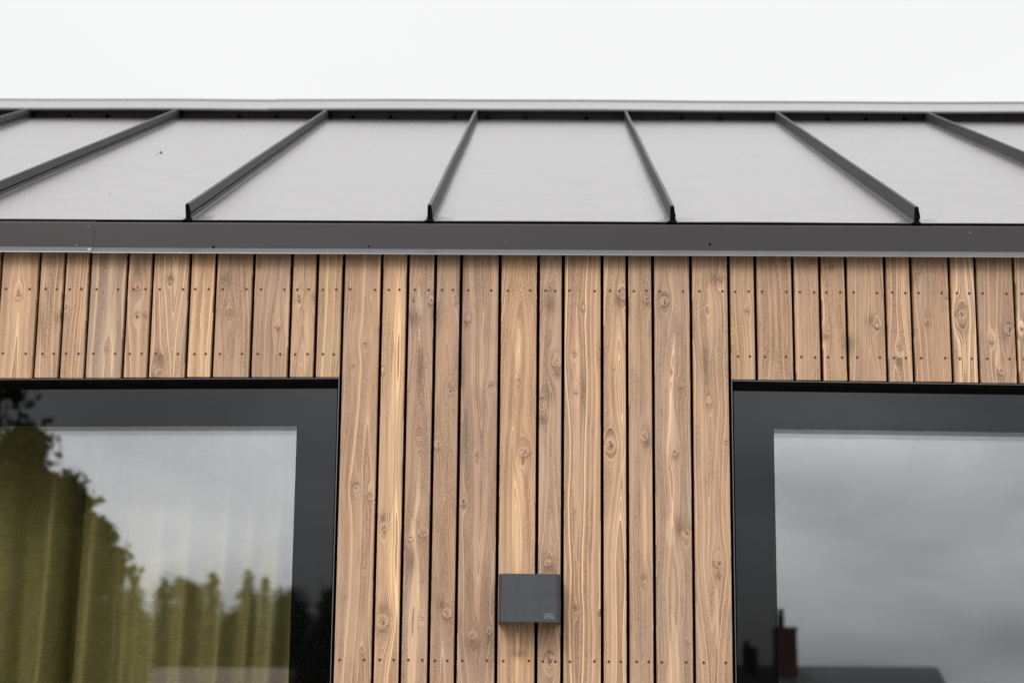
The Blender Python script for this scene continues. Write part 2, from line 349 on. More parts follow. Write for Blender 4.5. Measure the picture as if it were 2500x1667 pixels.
SM=[(-1.1016,2.8003,0.0137,0.0176),(-0.9297,2.9134,0.0137,0.0215),(-0.8584,2.8933,0.0098,0.0098),(-0.7309,2.8939,0.0137,0.0195),(-0.8745,2.7107,0.0137,0.0137),(-0.3045,2.8047,0.0156,0.0244),(-0.2556,2.8150,0.0117,0.0244),(-0.1979,2.8967,0.0098,0.0585),(-0.1848,2.5357,0.0078,0.0780),(0.0013,2.8367,0.0137,0.0244),(0.0024,2.6359,0.0137,0.0254),(-0.0138,2.5713,0.0137,0.0137),(0.0177,2.6758,0.0117,0.0117),(0.0044,2.2409,0.0117,0.0156),(-0.3626,2.3489,0.0088,0.0137),(-0.3580,2.1476,0.0107,0.0176),(-0.2983,2.2530,0.0137,0.0332),(-0.2298,2.1581,0.0098,0.0137),(-0.1611,2.0735,0.0156,0.0137),(-0.1253,2.0832,0.0088,0.0215),(0.3507,2.7077,0.0107,0.0585),(0.3725,2.8996,0.0156,0.0195),(0.1563,2.8477,0.0078,0.0195),(0.1382,2.5476,0.0117,0.0176),(0.2193,2.5284,0.0117,0.0234),(0.2890,2.3341,0.0117,0.0234),(0.2603,2.8584,0.0137,0.0098),(0.3736,2.2292,0.0088,0.0117),(-0.0607,2.0555,0.0195,0.0098),(0.9265,2.7862,0.0137,0.0117),(0.6725,2.7496,0.0156,0.0254),(0.7227,2.8052,0.0117,0.0137),(1.0233,2.7767,0.0117,0.0234),(1.0475,2.8828,0.0078,0.0585),(0.7830,2.7102,0.0078,0.0137),(-1.1454,2.7899,0.0098,0.0585),(-0.1946,2.6746,0.0078,0.0585),(-0.2857,2.6940,0.0078,0.0390),(0.0781,2.6363,0.0078,0.0488),(0.8186,2.9019,0.0098,0.0195),(-0.1866,2.7952,0.0059,0.0195),(0.6381,2.9316,0.0078,0.0117)]

def lowf(z, seed, lo, hi, n=4):   # smooth random curve, +-1
    seed = abs(int(seed))
    r = np.random.default_rng(seed); o = np.zeros_like(z)
    for i in range(n):
        wl = lo*(hi/lo)**r.random(); o += np.sin(2*np.pi*z/wl + r.random()*6.28)*(wl/hi)**.5
    return o/n**.5

# per-board look: centre board x -> (tint rgb, contrast, pith offset, pith depth, depth slope, ring spacing)
def board_style(xc, wd, i):
    r = np.random.default_rng(1000+i)
    base = np.array([(1.0,.985,.975),(1.03,1.0,.97),(.95,.95,.955),(.92,.955,.99),(1.04,1.03,.98),(.985,.965,.965),(1.05,1.0,.94)][r.integers(7)])
    st = dict(t=base, c=.75+.5*r.random(), x0=(r.random()-.5)*(.03 if r.random() < .55 else .16), y0=.012+.02*r.random(), s=(.012+.03*r.random())*(1 if r.random() < .7 else -1), sp=.0026+.0030*r.random())
    hand = {
      -1.2007: dict(t=(1.03,1.0,.95), x0=0.0, y0=.012, s=.035, sp=.0038, c=1.1),
      -1.128: dict(t=(.97,.97,.95), x0=.1, sp=.0022, c=.7),
      -1.0707: dict(t=(1.02,1.0,.95), x0=.12, sp=.0024, c=.75),
      -.9992: dict(t=(.86,.92,.99), x0=.01, y0=.03, s=.01, sp=.004, c=.9),
      -.9278: dict(t=(1.0,.97,.92), x0=-.09, sp=.0034, c=1.2),
      -.8564: dict(t=(.96,.97,.97), x0=.004, y0=.03, s=-.03, sp=.0038, c=.9),
      -.7846: dict(t=(1.16,1.12,1.0), x0=-.05, y0=.01, s=.01, sp=.0052, c=1.7),
      -.7122: dict(t=(.93,.95,.95), x0=-.01, y0=.02, s=.03, sp=.005, c=.8),
      -.626: dict(t=(.93,.93,.94), x0=.1, sp=.0025, c=.6),
      -.5538: dict(t=(1.0,1.0,.93), x0=.0, y0=.01, s=.05, sp=.0045, c=.8),
      -.495: dict(t=(1.02,1.04,.92), x0=.09, sp=.0028, c=.7),
      -.4218: dict(t=(.98,.96,.95), x0=.02, y0=.05, s=.02, sp=.0028, c=.6),
      -.3487: dict(t=(1.07,1.04,.95), x0=.012, y0=.05, s=.008, sp=.0065, c=1.35),
      -.2879: dict(t=(.92,.93,.96), x0=0.0, y0=.012, s=.035, sp=.0042, c=1.0),
      -.2277: dict(t=(.97,.95,.92), x0=.0, y0=.02, s=.03, sp=.004, c=1.0),
      -.1546: dict(t=(.87,.88,.93), x0=.004, y0=.02, s=-.03, sp=.0048, c=.85),
      -.0673: dict(t=(1.05,1.0,.90), x0=.0, y0=.009, s=.045, sp=.0033, c=1.25),
      .0042: dict(t=(.93,.94,.95), x0=.0, y0=.02, s=.02, sp=.0045, c=.8),
      .0762: dict(t=(.99,.96,.93), x0=-.012, y0=.012, s=-.012, sp=.006, c=1.1),
      .1481: dict(t=(1.02,1.01,.97), x0=.01, y0=.03, s=.02, sp=.0055, c=1.35),
      .2053: dict(t=(.98,.99,.99), x0=.06, sp=.0026, c=.9),
      .2771: dict(t=(.90,.925,.965), x0=.0, y0=.014, s=.012, sp=.0065, c=.95),
      .3627: dict(t=(.97,.96,.95), x0=-.004, y0=.008, s=-.028, sp=.0036, c=1.15),
      .4355: dict(t=(1.03,1.03,.96), x0=.06, sp=.003, c=.8),
      .5077: dict(t=(.96,.95,.93), x0=.0, y0=.02, s=.03, sp=.0034, c=.65),
      .6404: dict(t=(1.0,1.0,.95), x0=-.05, sp=.0032, c=1.0),
      .7135: dict(t=(.96,.96,.93), x0=.01, y0=.014, s=.035, sp=.0042, c=.95),
      .8592: dict(t=(.98,.96,.94), x0=-.02, y0=.03, s=.012, sp=.0045, c=.8),
      .9888: dict(t=(.95,.93,.93), x0=-.01, y0=.03, s=.02, sp=.006, c=.8)}
    for kx, d in hand.items():
        if abs(kx-xc) < .012: st.update(d)
    return st

def cladding():
    V = []; F = []; A = {k: [] for k in ('ring','knot','smudge','lite','cst','crescent')}; T = []; base = 0
    for i in range(len(GX)-1):
        gl, gr = GX[i], GX[i+1]; xa, xb = gl+GAP/2, gr-GAP/2; xc = (xa+xb)/2; wd = xb-xa
        short = (LW[0] < xc < LW[1]) or (RW[0] < xc < RW[1])
        zb = ZHEAD+head(xc)+.0015*(rng.random()-.5) if short else .25
        vis = abs(xc) < 1.35
        st = board_style(xc, wd, i)
        step = .0015 if vis else .008
        nx = max(4, int(wd/step)); xs = np.linspace(xa+.0012, xb-.0012, nx)
        zs = np.arange(ZTOP, max(zb, 1.93), -step)
        zs = zs[zs > max(zb,1.93)+.0012]
        if not short: zs = np.concatenate([zs, np.arange(1.925, zb, -.02)])
        zs = np.concatenate([zs, [zb+.0012]])
        G, Zg = np.meshgrid(xs, zs)
        # --- grain field
        kn = []
        for (kx, kz, kr) in KN:
            if xa-.012 < kx < xb+.012: kn.append((kx, kz, kr))
        rr = np.random.default_rng(500+i)
        if not vis or not kn:
            for q in range(rr.integers(1, 4)): kn.append((xa+wd*rr.random(), (2.72 if short else 1.2)+(.25 if short else 1.6)*rr.random(), .004+.006*rr.random()))
        Xw = G.copy(); bumpr = np.zeros_like(G); kd = np.full_like(G, 9.0); sm = np.zeros_like(G); lt = np.zeros_like(G); cr = np.zeros_like(G)
        wob = .0005*lowf(Zg+G*.8, 31*i+5, .05, .30)
        for q, (kx, kz, kr) in enumerate(kn):
            dx = G-kx; dz = (Zg-kz)
            asp = 1.15+.25*math.sin(q*2.3+i)
            d = np.sqrt(dx**2+(dz/asp)**2)/kr; kd = np.minimum(kd, d)
            e2 = dx**2+(dz/2.6)**2
            Xw = Xw-dx*np.minimum(.96, (kr*1.2)**2/(e2+1e-7))
            bumpr += .55*kr*np.exp(-(dx/(kr*1.5))**2-(dz/(kr*3.6))**2)*(1 if (q+i) % 2 else -1)
            off = kr*1.5*(1 if (q+i) % 3 else -1)
            ang = math.pi/2*(1 if (q+i) % 3 else -1)*(-1)+rr.normal(0,.5); dn = np.sqrt(dx**2+dz**2)+1e-6
            dirf = np.clip((dx*math.cos(ang)+dz*math.sin(ang))/dn*1.6-.25, 0, 1)
            cr = np.maximum(cr, np.exp(-((d-1.0)/.24)**2)*dirf*rr.uniform(.55,1.0))
            cr = np.maximum(cr, .24*np.exp(-((d-1.0)/.13)**2))
            if rr.random() < .55: cr = np.maximum(cr, rr.uniform(.5,.95)*np.exp(-((dx-.1*kr)/(kr*.30))**2-((dz+.1*kr)/(kr*.42))**2))
            sm = np.maximum(sm, .75*np.exp(-(dx/(kr*1.1))**2-((dz+off)/(kr*1.1))**2)*(rr.random()*.7+.25))
        x0 = xc+st['x0']+.0034*lowf(Zg, 77*i+1, .35, 1.1)+wob
        y0 = st['y0']+st['s']*(Zg-2.45)+.0034*lowf(Zg, 99*i+3, .25, .8)
        y0 = np.sqrt(y0**2+.004**2)+bumpr if abs(st['x0']) < .03 else y0+bumpr
        r = np.sqrt((Xw-x0)**2+y0**2) if abs(st['x0']) >= .03 else np.sqrt((Xw-x0)**2+.0025**2)*.9+y0*1.0
        ring = r/(st['sp']*.92)+60+i*13.0
        for (cx, cz, sx, sz) in SM:
            if xa-.01 < cx < xb+.01: sm = np.maximum(sm, .95*np.exp(-((G-cx)/sx)**2-((Zg-cz)/sz)**2))
        for (lx, z1, z0_, hw) in LT:
            if xa < lx < xb:
                u = np.clip((Zg-z0_)/(z1-z0_), 0, 1); sh = hw*(np.sin(np.pi*u**.75)**.8+.0)*((Zg > z0_)&(Zg < z1))
                cen = lx+.0025*lowf(Zg, int(lx*1e4)+9, .05, .3)
                lt = np.maximum(lt, np.clip((sh*.8-np.abs(G-cen))/.0012, 0, 1)*.8)
        nz, nxx = G.shape
        # vertices: front grid plus a chamfer ring and the board's depth
        def idx(a, b): return base+a*nxx+b
        front = np.stack([G, np.zeros_like(G), Zg], -1).reshape(-1, 3)
        front[:,1] += .0006*np.sin(i*7.1)
        V.append(front)
        a = np.arange(nz-1)[:,None]*nxx+np.arange(nxx-1)[None,:]+base
        F.append(np.stack([a, a+nxx, a+nxx+1, a+1], -1).reshape(-1, 4))
        for kk, arr in (('ring',ring),('knot',kd),('smudge',sm),('lite',lt),('crescent',cr)): A[kk].append(arr.ravel())
        st['c'] = .55+.42*st['c']; st['t'] = tuple(1+(q-1)*.8 for q in st['t']); A['cst'].append(np.full(G.size, st['c'])); T.append(np.tile(np.array([*st['t'],1.0]), (G.size,1)))
        base += front.shape[0]
        # sides: left, right, bottom strips (3 rows: chamfer start, chamfer end, back)
        def strip(pts, dirx, dirz, vals):
            nonlocal base
            n = len(pts); c = .0012
            p1 = pts.copy(); p2 = pts.copy(); p2[:,0] += dirx*c; p2[:,2] += dirz*c; p2[:,1] += c
            p3 = p2.copy(); p3[:,1] = .020
            V.append(np.concatenate([p1,p2,p3])); b = base
            q = np.arange(n-1); rows = []
            for k2 in (0,1): rows.append(np.stack([b+k2*n+q, b+(k2+1)*n+q, b+(k2+1)*n+q+1, b+k2*n+q+1], -1))
            F.append(np.concatenate(rows))
            for kk, vv in vals.items(): A[kk].append(np.tile(vv, 3))
            A['cst'].append(np.full(3*n, st['c'])); T.append(np.tile(np.array([*st['t'],1.0]), (3*n,1))); base += 3*n
        fr = front.reshape(nz, nxx, 3)
        vd = {'ring':ring,'knot':kd,'smudge':sm,'lite':lt,'crescent':cr}
        strip(fr[:,0], -1, 0, {k2:v[:,0] for k2,v in vd.items()})
        strip(fr[::-1,-1], 1, 0, {k2:v[::-1,-1] for k2,v in vd.items()})
        strip(fr[-1,:], 0, -1, {k2:v[-1,:] for k2,v in vd.items()})
    V = np.concatenate(V).astype(np.float32); F = np.concatenate(F).astype(np.int32)
    m = bpy.data.meshes.new('timber_cladding'); m.vertices.add(len(V)); m.vertices.foreach_set('co', V.ravel())
    m.loops.add(F.size); m.loops.foreach_set('vertex_index', F.ravel()); m.polygons.add(len(F))
    m.polygons.foreach_set('loop_start', np.arange(0, F.size, 4, dtype=np.int32)); m.polygons.foreach_set('loop_total', np.full(len(F), 4, dtype=np.int32))
    m.update(calc_edges=True)
    for kk, arr in A.items():
        at = m.attributes.new(kk, 'FLOAT', 'POINT'); at.data.foreach_set('value', np.concatenate(arr).astype(np.float32))
    at = m.attributes.new('tint', 'FLOAT_COLOR', 'POINT'); at.data.foreach_set('color', np.concatenate(T).astype(np.float32).ravel())
    m.materials.append(M['wood'])
    o = bpy.data.objects.new('timber_cladding', m); link(o, house); return o
clad = cladding()

# screws: dark countersink, bronze head, black socket
def screw_mesh():
    mb = MB(); n = 14
    def disc(r, y): return [(r*math.cos(2*math.pi*i/n), y, r*math.sin(2*math.pi*i/n)) for i in range(n)]
    rings = [disc(.0031,-.0004), disc(.0027,-.0007), disc(.0026,-.0004), disc(.0023,-.0010), disc(.0016,-.0011), disc(.0014,-.0004)]
    vs = sum(rings, [])+[(0,-.0004,0)]
    fs = []
    for k in range(5): fs += [(k*n+i, k*n+(i+1)%n, (k+1)*n+(i+1)%n, (k+1)*n+i) for i in range(n)]
    fs += [(5*n+i, 5*n+(i+1)%n, 6*n) for i in range(n)]
    mb.add(vs, fs, True)
    m = mb.mesh('screw', M['screwrim'], recalc=False); m.materials.append(M['screwhead']); m.materials.append(M['hole'])
    for p in m.polygons:
        k = p.index//n; p.material_index = 0 if k in (0,1,2) and k != 2 else (1 if k in (2,3) else 2)
        if k == 0: p.material_index = 2 if False else 0
    return m
M['screwrim'] = simple('screw_burr', (.030,.018,.012), .8, .2)
M['screwhead'] = simple('screw_head', (.16,.105,.06), .4, .5, .6)
sm_ = screw_mesh(); pos = []
for i in range(len(GX)-1):
    xa, xb = GX[i]+GAP/2, GX[i+1]-GAP/2; xc = (xa+xb)/2; wd = xb-xa
    if abs(xc) > 1.33: continue
    short = (LW[0] < xc < LW[1]) or (RW[0] < xc < RW[1])
    ins = .0135 if wd > .07 else .0125
    for z in ((2.8697, 2.7195) if short else (2.8697, 2.0395)):
        for sx in (xa+ins, xb-ins):
            pos.append((abs(sx), sx+.0028*(random.random()-.5)*2, z+.0012*(random.random()-.5)+(head(sx)*.35 if short else 0), .0006*math.sin(i*7.1)))
pos.sort(); rest = MB()
for q, (_, x, z, yb) in enumerate(pos):
    if q < 100:
        o = bpy.data.objects.new('screw', sm_); o.location = (x, yb, z); o.rotation_euler = (0, random.random()*3, 0); link(o, clad)
        o['group'] = 'screws holding the timber boards'
if len(pos) > 100:
    bmx = bmesh.new()
    for _, x, z, yb in pos[100:]:
        b0 = len(bmx.verts); bmx.from_mesh(sm_); bmx.verts.ensure_lookup_table()
        for v in bmx.verts[b0:]: v.co += Vector((x,yb,z))
    mm = bpy.data.meshes.new('screws'); bmx.to_mesh(mm); bmx.free()
    for mt in sm_.materials: mm.materials.append(mt)
    o = bpy.data.objects.new('screws', mm); link(o, clad); o['kind'] = 'stuff'

# wall behind the boards with the two openings, side and rear walls, rooms
b = MB()
X0, X1 = -2.95, 3.35
for a_, c_, z0, z1 in ((X0, LW[0], .2, 3.0), (LW[1]+.0, RW[0], .2, 3.0), (RW[1], X1, .2, 3.0), (LW[0], LW[1], ZHEAD+.012, 3.0), (RW[0], RW[1], ZHEAD+.012, 3.0), (LW[0], LW[1], .2, .6), (RW[0], RW[1], .2, .6)):
    b.box(a_, c_, .0205, .30, z0, z1)
b.build('wall_core', M['membrane'], house)
b = MB(); b.box(X0, X0+.2, .301, 6.2, 0, 3.0); b.box(X1-.2, X1, .301, 6.2, 0, 3.0); b.box(X0+.2, X1-.2, 6.0, 6.2, 0, 3.0); b.box(X0,X1,.03,.30,0,.199)
b.build('outer_wall', M['wall'], house)
b = MB(); b.box(X0+.2, X1-.2, 3.4, 3.5, .21, 2.9); b.box(-.05, .05, .301, 3.4, .21, 2.9); b.box(X0+.2, X1-.2, .301, 6.0, 2.9, 2.95); b.box(X0+.2, X1-.2, .301, 6.0, .1, .2)
b.build('interior_wall', M['room'], house)

# ------------------------------------------------------------------ roof
TH = R(23.6); ct, sn = math.cos(TH), math.sin(TH); EY, EZ = -.012, 3.0291; RL = (2.885+.012)/ct    # slope length eaves to closure
def rp(x, s, h): return (x, EY+s*ct-h*sn, EZ+s*sn+h*ct)       # along slope s, height h off the sheet
SX = [-3.028,-2.477,-1.925,-1.374,-.8225,-.272,.2785,.8305,1.382,1.934,2.486,3.038]
RX0, RX1 = -3.10, 3.42
b = MB()
edges = [RX0]+SX+[RX1]
for a_, c_ in zip(edges[:-1], edges[1:]):      # pans: slightly oil-canned sheets with a folded drip edge
    nx, ns = 10, 40; vs = []
    ph = random.random()*6
    for j in range(ns+1):
        for i in range(nx+1):
            u = i/nx; s = (RL+.05)*j/ns
            hh = .0007*math.sin(math.pi*u)*math.sin(s*2.1+ph)+.0004*math.sin(2*math.pi*u)*math.sin(s*3.7+ph*2)
            vs.append(rp(a_+(c_-a_)*u, s, hh+ (0.0)))
    b.add(vs, [(j*(nx+1)+i, j*(nx+1)+i+1, (j+1)*(nx+1)+i+1, (j+1)*(nx+1)+i) for j in range(ns) for i in range(nx)], True)
    lip = [(0,0),(-.0008,-.0008),(-.0006,-.0016),(.02,-.0018)]
    for (s0,h0),(s1,h1) in zip(lip[:-1], lip[1:]):
        b.add([rp(a_,s0,h0),rp(c_,s0,h0),rp(c_,s1,h1),rp(a_,s1,h1)], [(0,1,2,3)])
roof = b.build('roof', M['roof'], house)
b = MB(); b.extrude_x([rp(0,.012,-.004)[1:], rp(0,RL+.3,-.004)[1:], rp(0,RL+.3,-.12)[1:], (.25, 3.003), (.03,3.003)], RX0+.01, RX1-.01)
b.build('roof_deck', M['membrane'], roof)
b = MB(); pr = EY+(RL+.3)*ct; pz = EZ+(RL+.3)*sn
b.extrude_x([(pr,pz-.01),(pr,pz-.13),(6.25,2.99),(6.25,3.05)], RX0, RX1); b.build('rear_roof_slope', M['roof'], roof)
for xx in (RX0+.16, RX1-.2):
    b = MB(); b.extrude_x([(.03,3.002),(EY+.1,3.005),(pr-.02,pz-.14),(6.1,3.0)], xx-.05, xx); b.build('gable', M['wall'], roof)

# seams: profile (x offset, h); flat left face, folded lip and ledge on the right face
SP = [(-.0105,.0004),(-.0052,.0020),(-.0042,.0040),(-.0040,.0355),(-.0032,.0368),(.0028,.0368),(.0038,.0358),(.0070,.0165),(.0062,.0155),(.0006,.0190),(.0006,.0122),(.0060,.0108),(.0066,.0098),(.0074,.0036),(.0100,.0014),(.0122,.0004)]
def seam_mesh():
    mb = MB(); n = len(SP); ss = [0.0,.02]+[.05+.3*i for i in range(10)]+[RL+.02]
    vs = []
    for s in ss:
        for (u,h) in SP:
            s_ = s + (.0035 if (s == 0 and u > .004) else 0)
            vs.append(rp(u+.0006*math.sin(s*4), s_, h))
    fs = [(j*n+i, (j+1)*n+i, (j+1)*n+i+1, j*n+i+1) for j in range(len(ss)-1) for i in range(n-1)]
    mb.add(vs, fs); return mb.mesh('standing_seam', M['seam'])
def plug_mesh(seed):      # crumpled dark filler closing the open end of a seam, with its foot
    r = random.Random(seed); mb = MB()
    prof = [(-.0125,.0),(-.0115,.0016),(-.0065,.0030),(-.0046,.0060),(-.0046,.0360),(-.0030,.0378),(.0026,.0376),(.0040,.0350),(.0050,.0260),(.0075,.0170),(.0070,.0120),(.0046,.0085),(.0040,.0030),(.0095,.0010),(.0100,.0)]
    prof = [(u+(r.random()-.5)*.0012, max(0,h+(r.random()-.5)*.0012)) for u,h in prof]
    n = len(prof)
    f = [rp(u, -.0035+(r.random()-.5)*.0015, h-.0015) for u,h in prof]; k = [rp(u, .004, h-.0015) for u,h in prof]
    mb.add(f+k, [(i,(i+1)%n,n+(i+1)%n,n+i) for i in range(n)]+[tuple(range(n))])
    for q in range(11):   # ribbed clip lines
        h = .008+q*.0025; mb.add([rp(-.004,-.0045,h),rp(.0035,-.0045,h),rp(.0035,-.0052,h+.0008),rp(-.004,-.0052,h+.0008),rp(.0035,-.0035,h+.0016),rp(-.004,-.0035,h+.0016)], [(0,1,2,3),(3,2,4,5)])
    return mb.mesh('seam_plug', M['rubber'])
smm = seam_mesh()
for i, x in enumerate(SX):
    o = bpy.data.objects.new('standing_seam', smm); o.location = (x,0,0); link(o, roof); o['group'] = 'standing seams of the metal roof'
    p = bpy.data.objects.new('seam_plug', plug_mesh(i)); p.location = (x,0,0); link(p, roof); p['group'] = 'black plugs closing the seam ends'

# ridge: dark closure strips between the seams, screws, and the pale capping lengths
for i, (a_, c_) in enumerate(zip(edges[:-1], edges[1:])):
    b = MB(); xa, xb = a_+.012, c_-.007
    prof = [(RL-.012,.0008),(RL,.0012),(RL+.0005,.0345),(RL-.010,.0362),(RL-.010,.0374),(RL+.012,.0374),(RL+.012,.0008)]
    b.extrude_x([rp(0,s,h)[1:] for s,h in prof], xa, xb); b.build('ridge_closure', M['closure'], roof)
SCR = [-1.7849,-1.641,-1.1507,-1.0129,-.7277,-.5893,-.3524,-.2307,-.0907,.135,.4872,.6275,1.0246,1.1655,1.3065]
for x in SCR:
    b = MB(); c = rp(x, RL-.006, .003); e = rp(x, RL-.006, .0095); b.cyl(c, e, .0085, .0068, 12); b.cyl(e, rp(x, RL-.006, .013), .0045, .0036, 6)
    b.build('closure_screw', M['hole'], roof)['group'] = 'screws along the ridge closure'
CT = R(28)
def cap(x0, x1, lift):
    y0, z0 = rp(0, RL-.035, .0385+lift)[1:]
    cy, sz = math.cos(CT), math.sin(CT); L = .205
    pf = [(y0+.010, z0-.010), (y0-.0015, z0-.0075), (y0-.002, z0-.001), (y0+.001, z0+.001)]
    pf += [(y0+L*cy*u, z0+L*sz*u) for u in (.15,.5,.85,.995)]
    pf += [(y0+L*cy-.0005, z0+L*sz+.0050), (y0+L*cy*1.0+.006, z0+L*sz+.0055), (y0+L*cy+.30, z0+L*sz-.10), (y0+L*cy+.30, z0+L*sz-.102), (y0+L*cy*1.0+.006, z0+L*sz-.002), (y0+L*cy*.97, z0+L*sz*.97-.002), (y0+.004, z0-.0005)]
    b = MB(); n = len(pf); xs = [x0+(x1-x0)*k/24 for k in range(25)]
    vs = []
    for k, x in enumerate(xs):
        wv = .0011*math.sin(x*3.1+lift*900)+.0006*math.sin(x*7.7)
        vs += [(x, y, z+wv) for y, z in pf]
    b.add(vs, [(k*n+i, k*n+(i+1)%n, (k+1)*n+(i+1)%n, (k+1)*n+i) for k in range(24) for i in range(n)])
    b.add(vs[:n]+vs[-n:], [tuple(range(n))[::-1], tuple(range(n,2*n))])
    return b.build('ridge_cap', M['cap'], roof)
cap(RX0, -1.020, 0.0); cap(-1.036, .520, .0026); cap(.505, RX1, .0010)

# ------------------------------------------------------------------ fascia, two lengths meeting in a slanted lap
def fascia(x0, x1, dy, dz, skewT, skewB, skew_end):
    pf = [(.010,3.0240),(-.0090,3.0246),(-.0120,3.0222),(-.0123,3.0195),(-.0118,2.9624),(-.0265,2.9476),(-.0270,2.9456),(-.0256,2.9458),(-.0098,2.9606),(-.0098,3.0190),(.010,3.0190)]
    b = MB(); n = len(pf); N = 40; vs = []
    for k in range(N+1):
        for (y,z) in pf:
            t_ = (z-2.9456)/(3.0246-2.9456); xx = x0+(x1-x0)*k/N
            if k == N and skew_end: xx = skewB+(skewT-skewB)*t_
            if k == 0 and not skew_end: xx = skewB+(skewT-skewB)*t_
            vs.append((xx, y-dy+.0006*math.sin(xx*2.7)*(1 if z < 2.99 else .3), z+dz))
    b.add(vs, [(k*n+i, k*n+(i+1)%n, (k+1)*n+(i+1)%n, (k+1)*n+i) for k in range(N) for i in range(n)])
    b.add(vs[:n]+vs[-n:], [tuple(range(n))[::-1], tuple(range(n,2*n))])
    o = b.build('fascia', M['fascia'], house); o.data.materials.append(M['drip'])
    for p in o.data.polygons:
        if p.center.z < 2.9605 and len(p.vertices) == 4 and p.center.y < -.0175-dy: p.material_index = 1
    return o
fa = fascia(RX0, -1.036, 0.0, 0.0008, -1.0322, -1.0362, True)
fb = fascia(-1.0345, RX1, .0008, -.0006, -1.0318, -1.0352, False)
b = MB(); b.cyl((-1.0418,-.0190,2.9550),(-1.0418,-.0202,2.9562),.0048,.0040,14); b.build('rivet', M['rivet'], fa)
b = MB(); b.cyl((-1.0418,-.0202,2.9562),(-1.0418,-.0205,2.9565),.0014,.0012,8); b.build('rivet_pin', M['hole'], fa)
for x, z, r in ((-.7612,2.9633,.0040),(-.4737,2.9600,.0020),(-.4079,2.9680,.0028),(.363,2.9766,.0030)):
    b = MB(); b.cyl((x,-.0125,z),(x,-.0137,z-.0003),r,r*.7,10); b.build('drip_hole', M['hole'], fb)
# dark joint filler seen in the lap and the black bed line under the sheets
b = MB(); b.extrude_x([(-.0100,3.0188),(.012,3.0188),(.012,2.9660),(-.0100,2.9700)], -1.05, -1.02); b.build('joint_backing', M['rubber'], house)

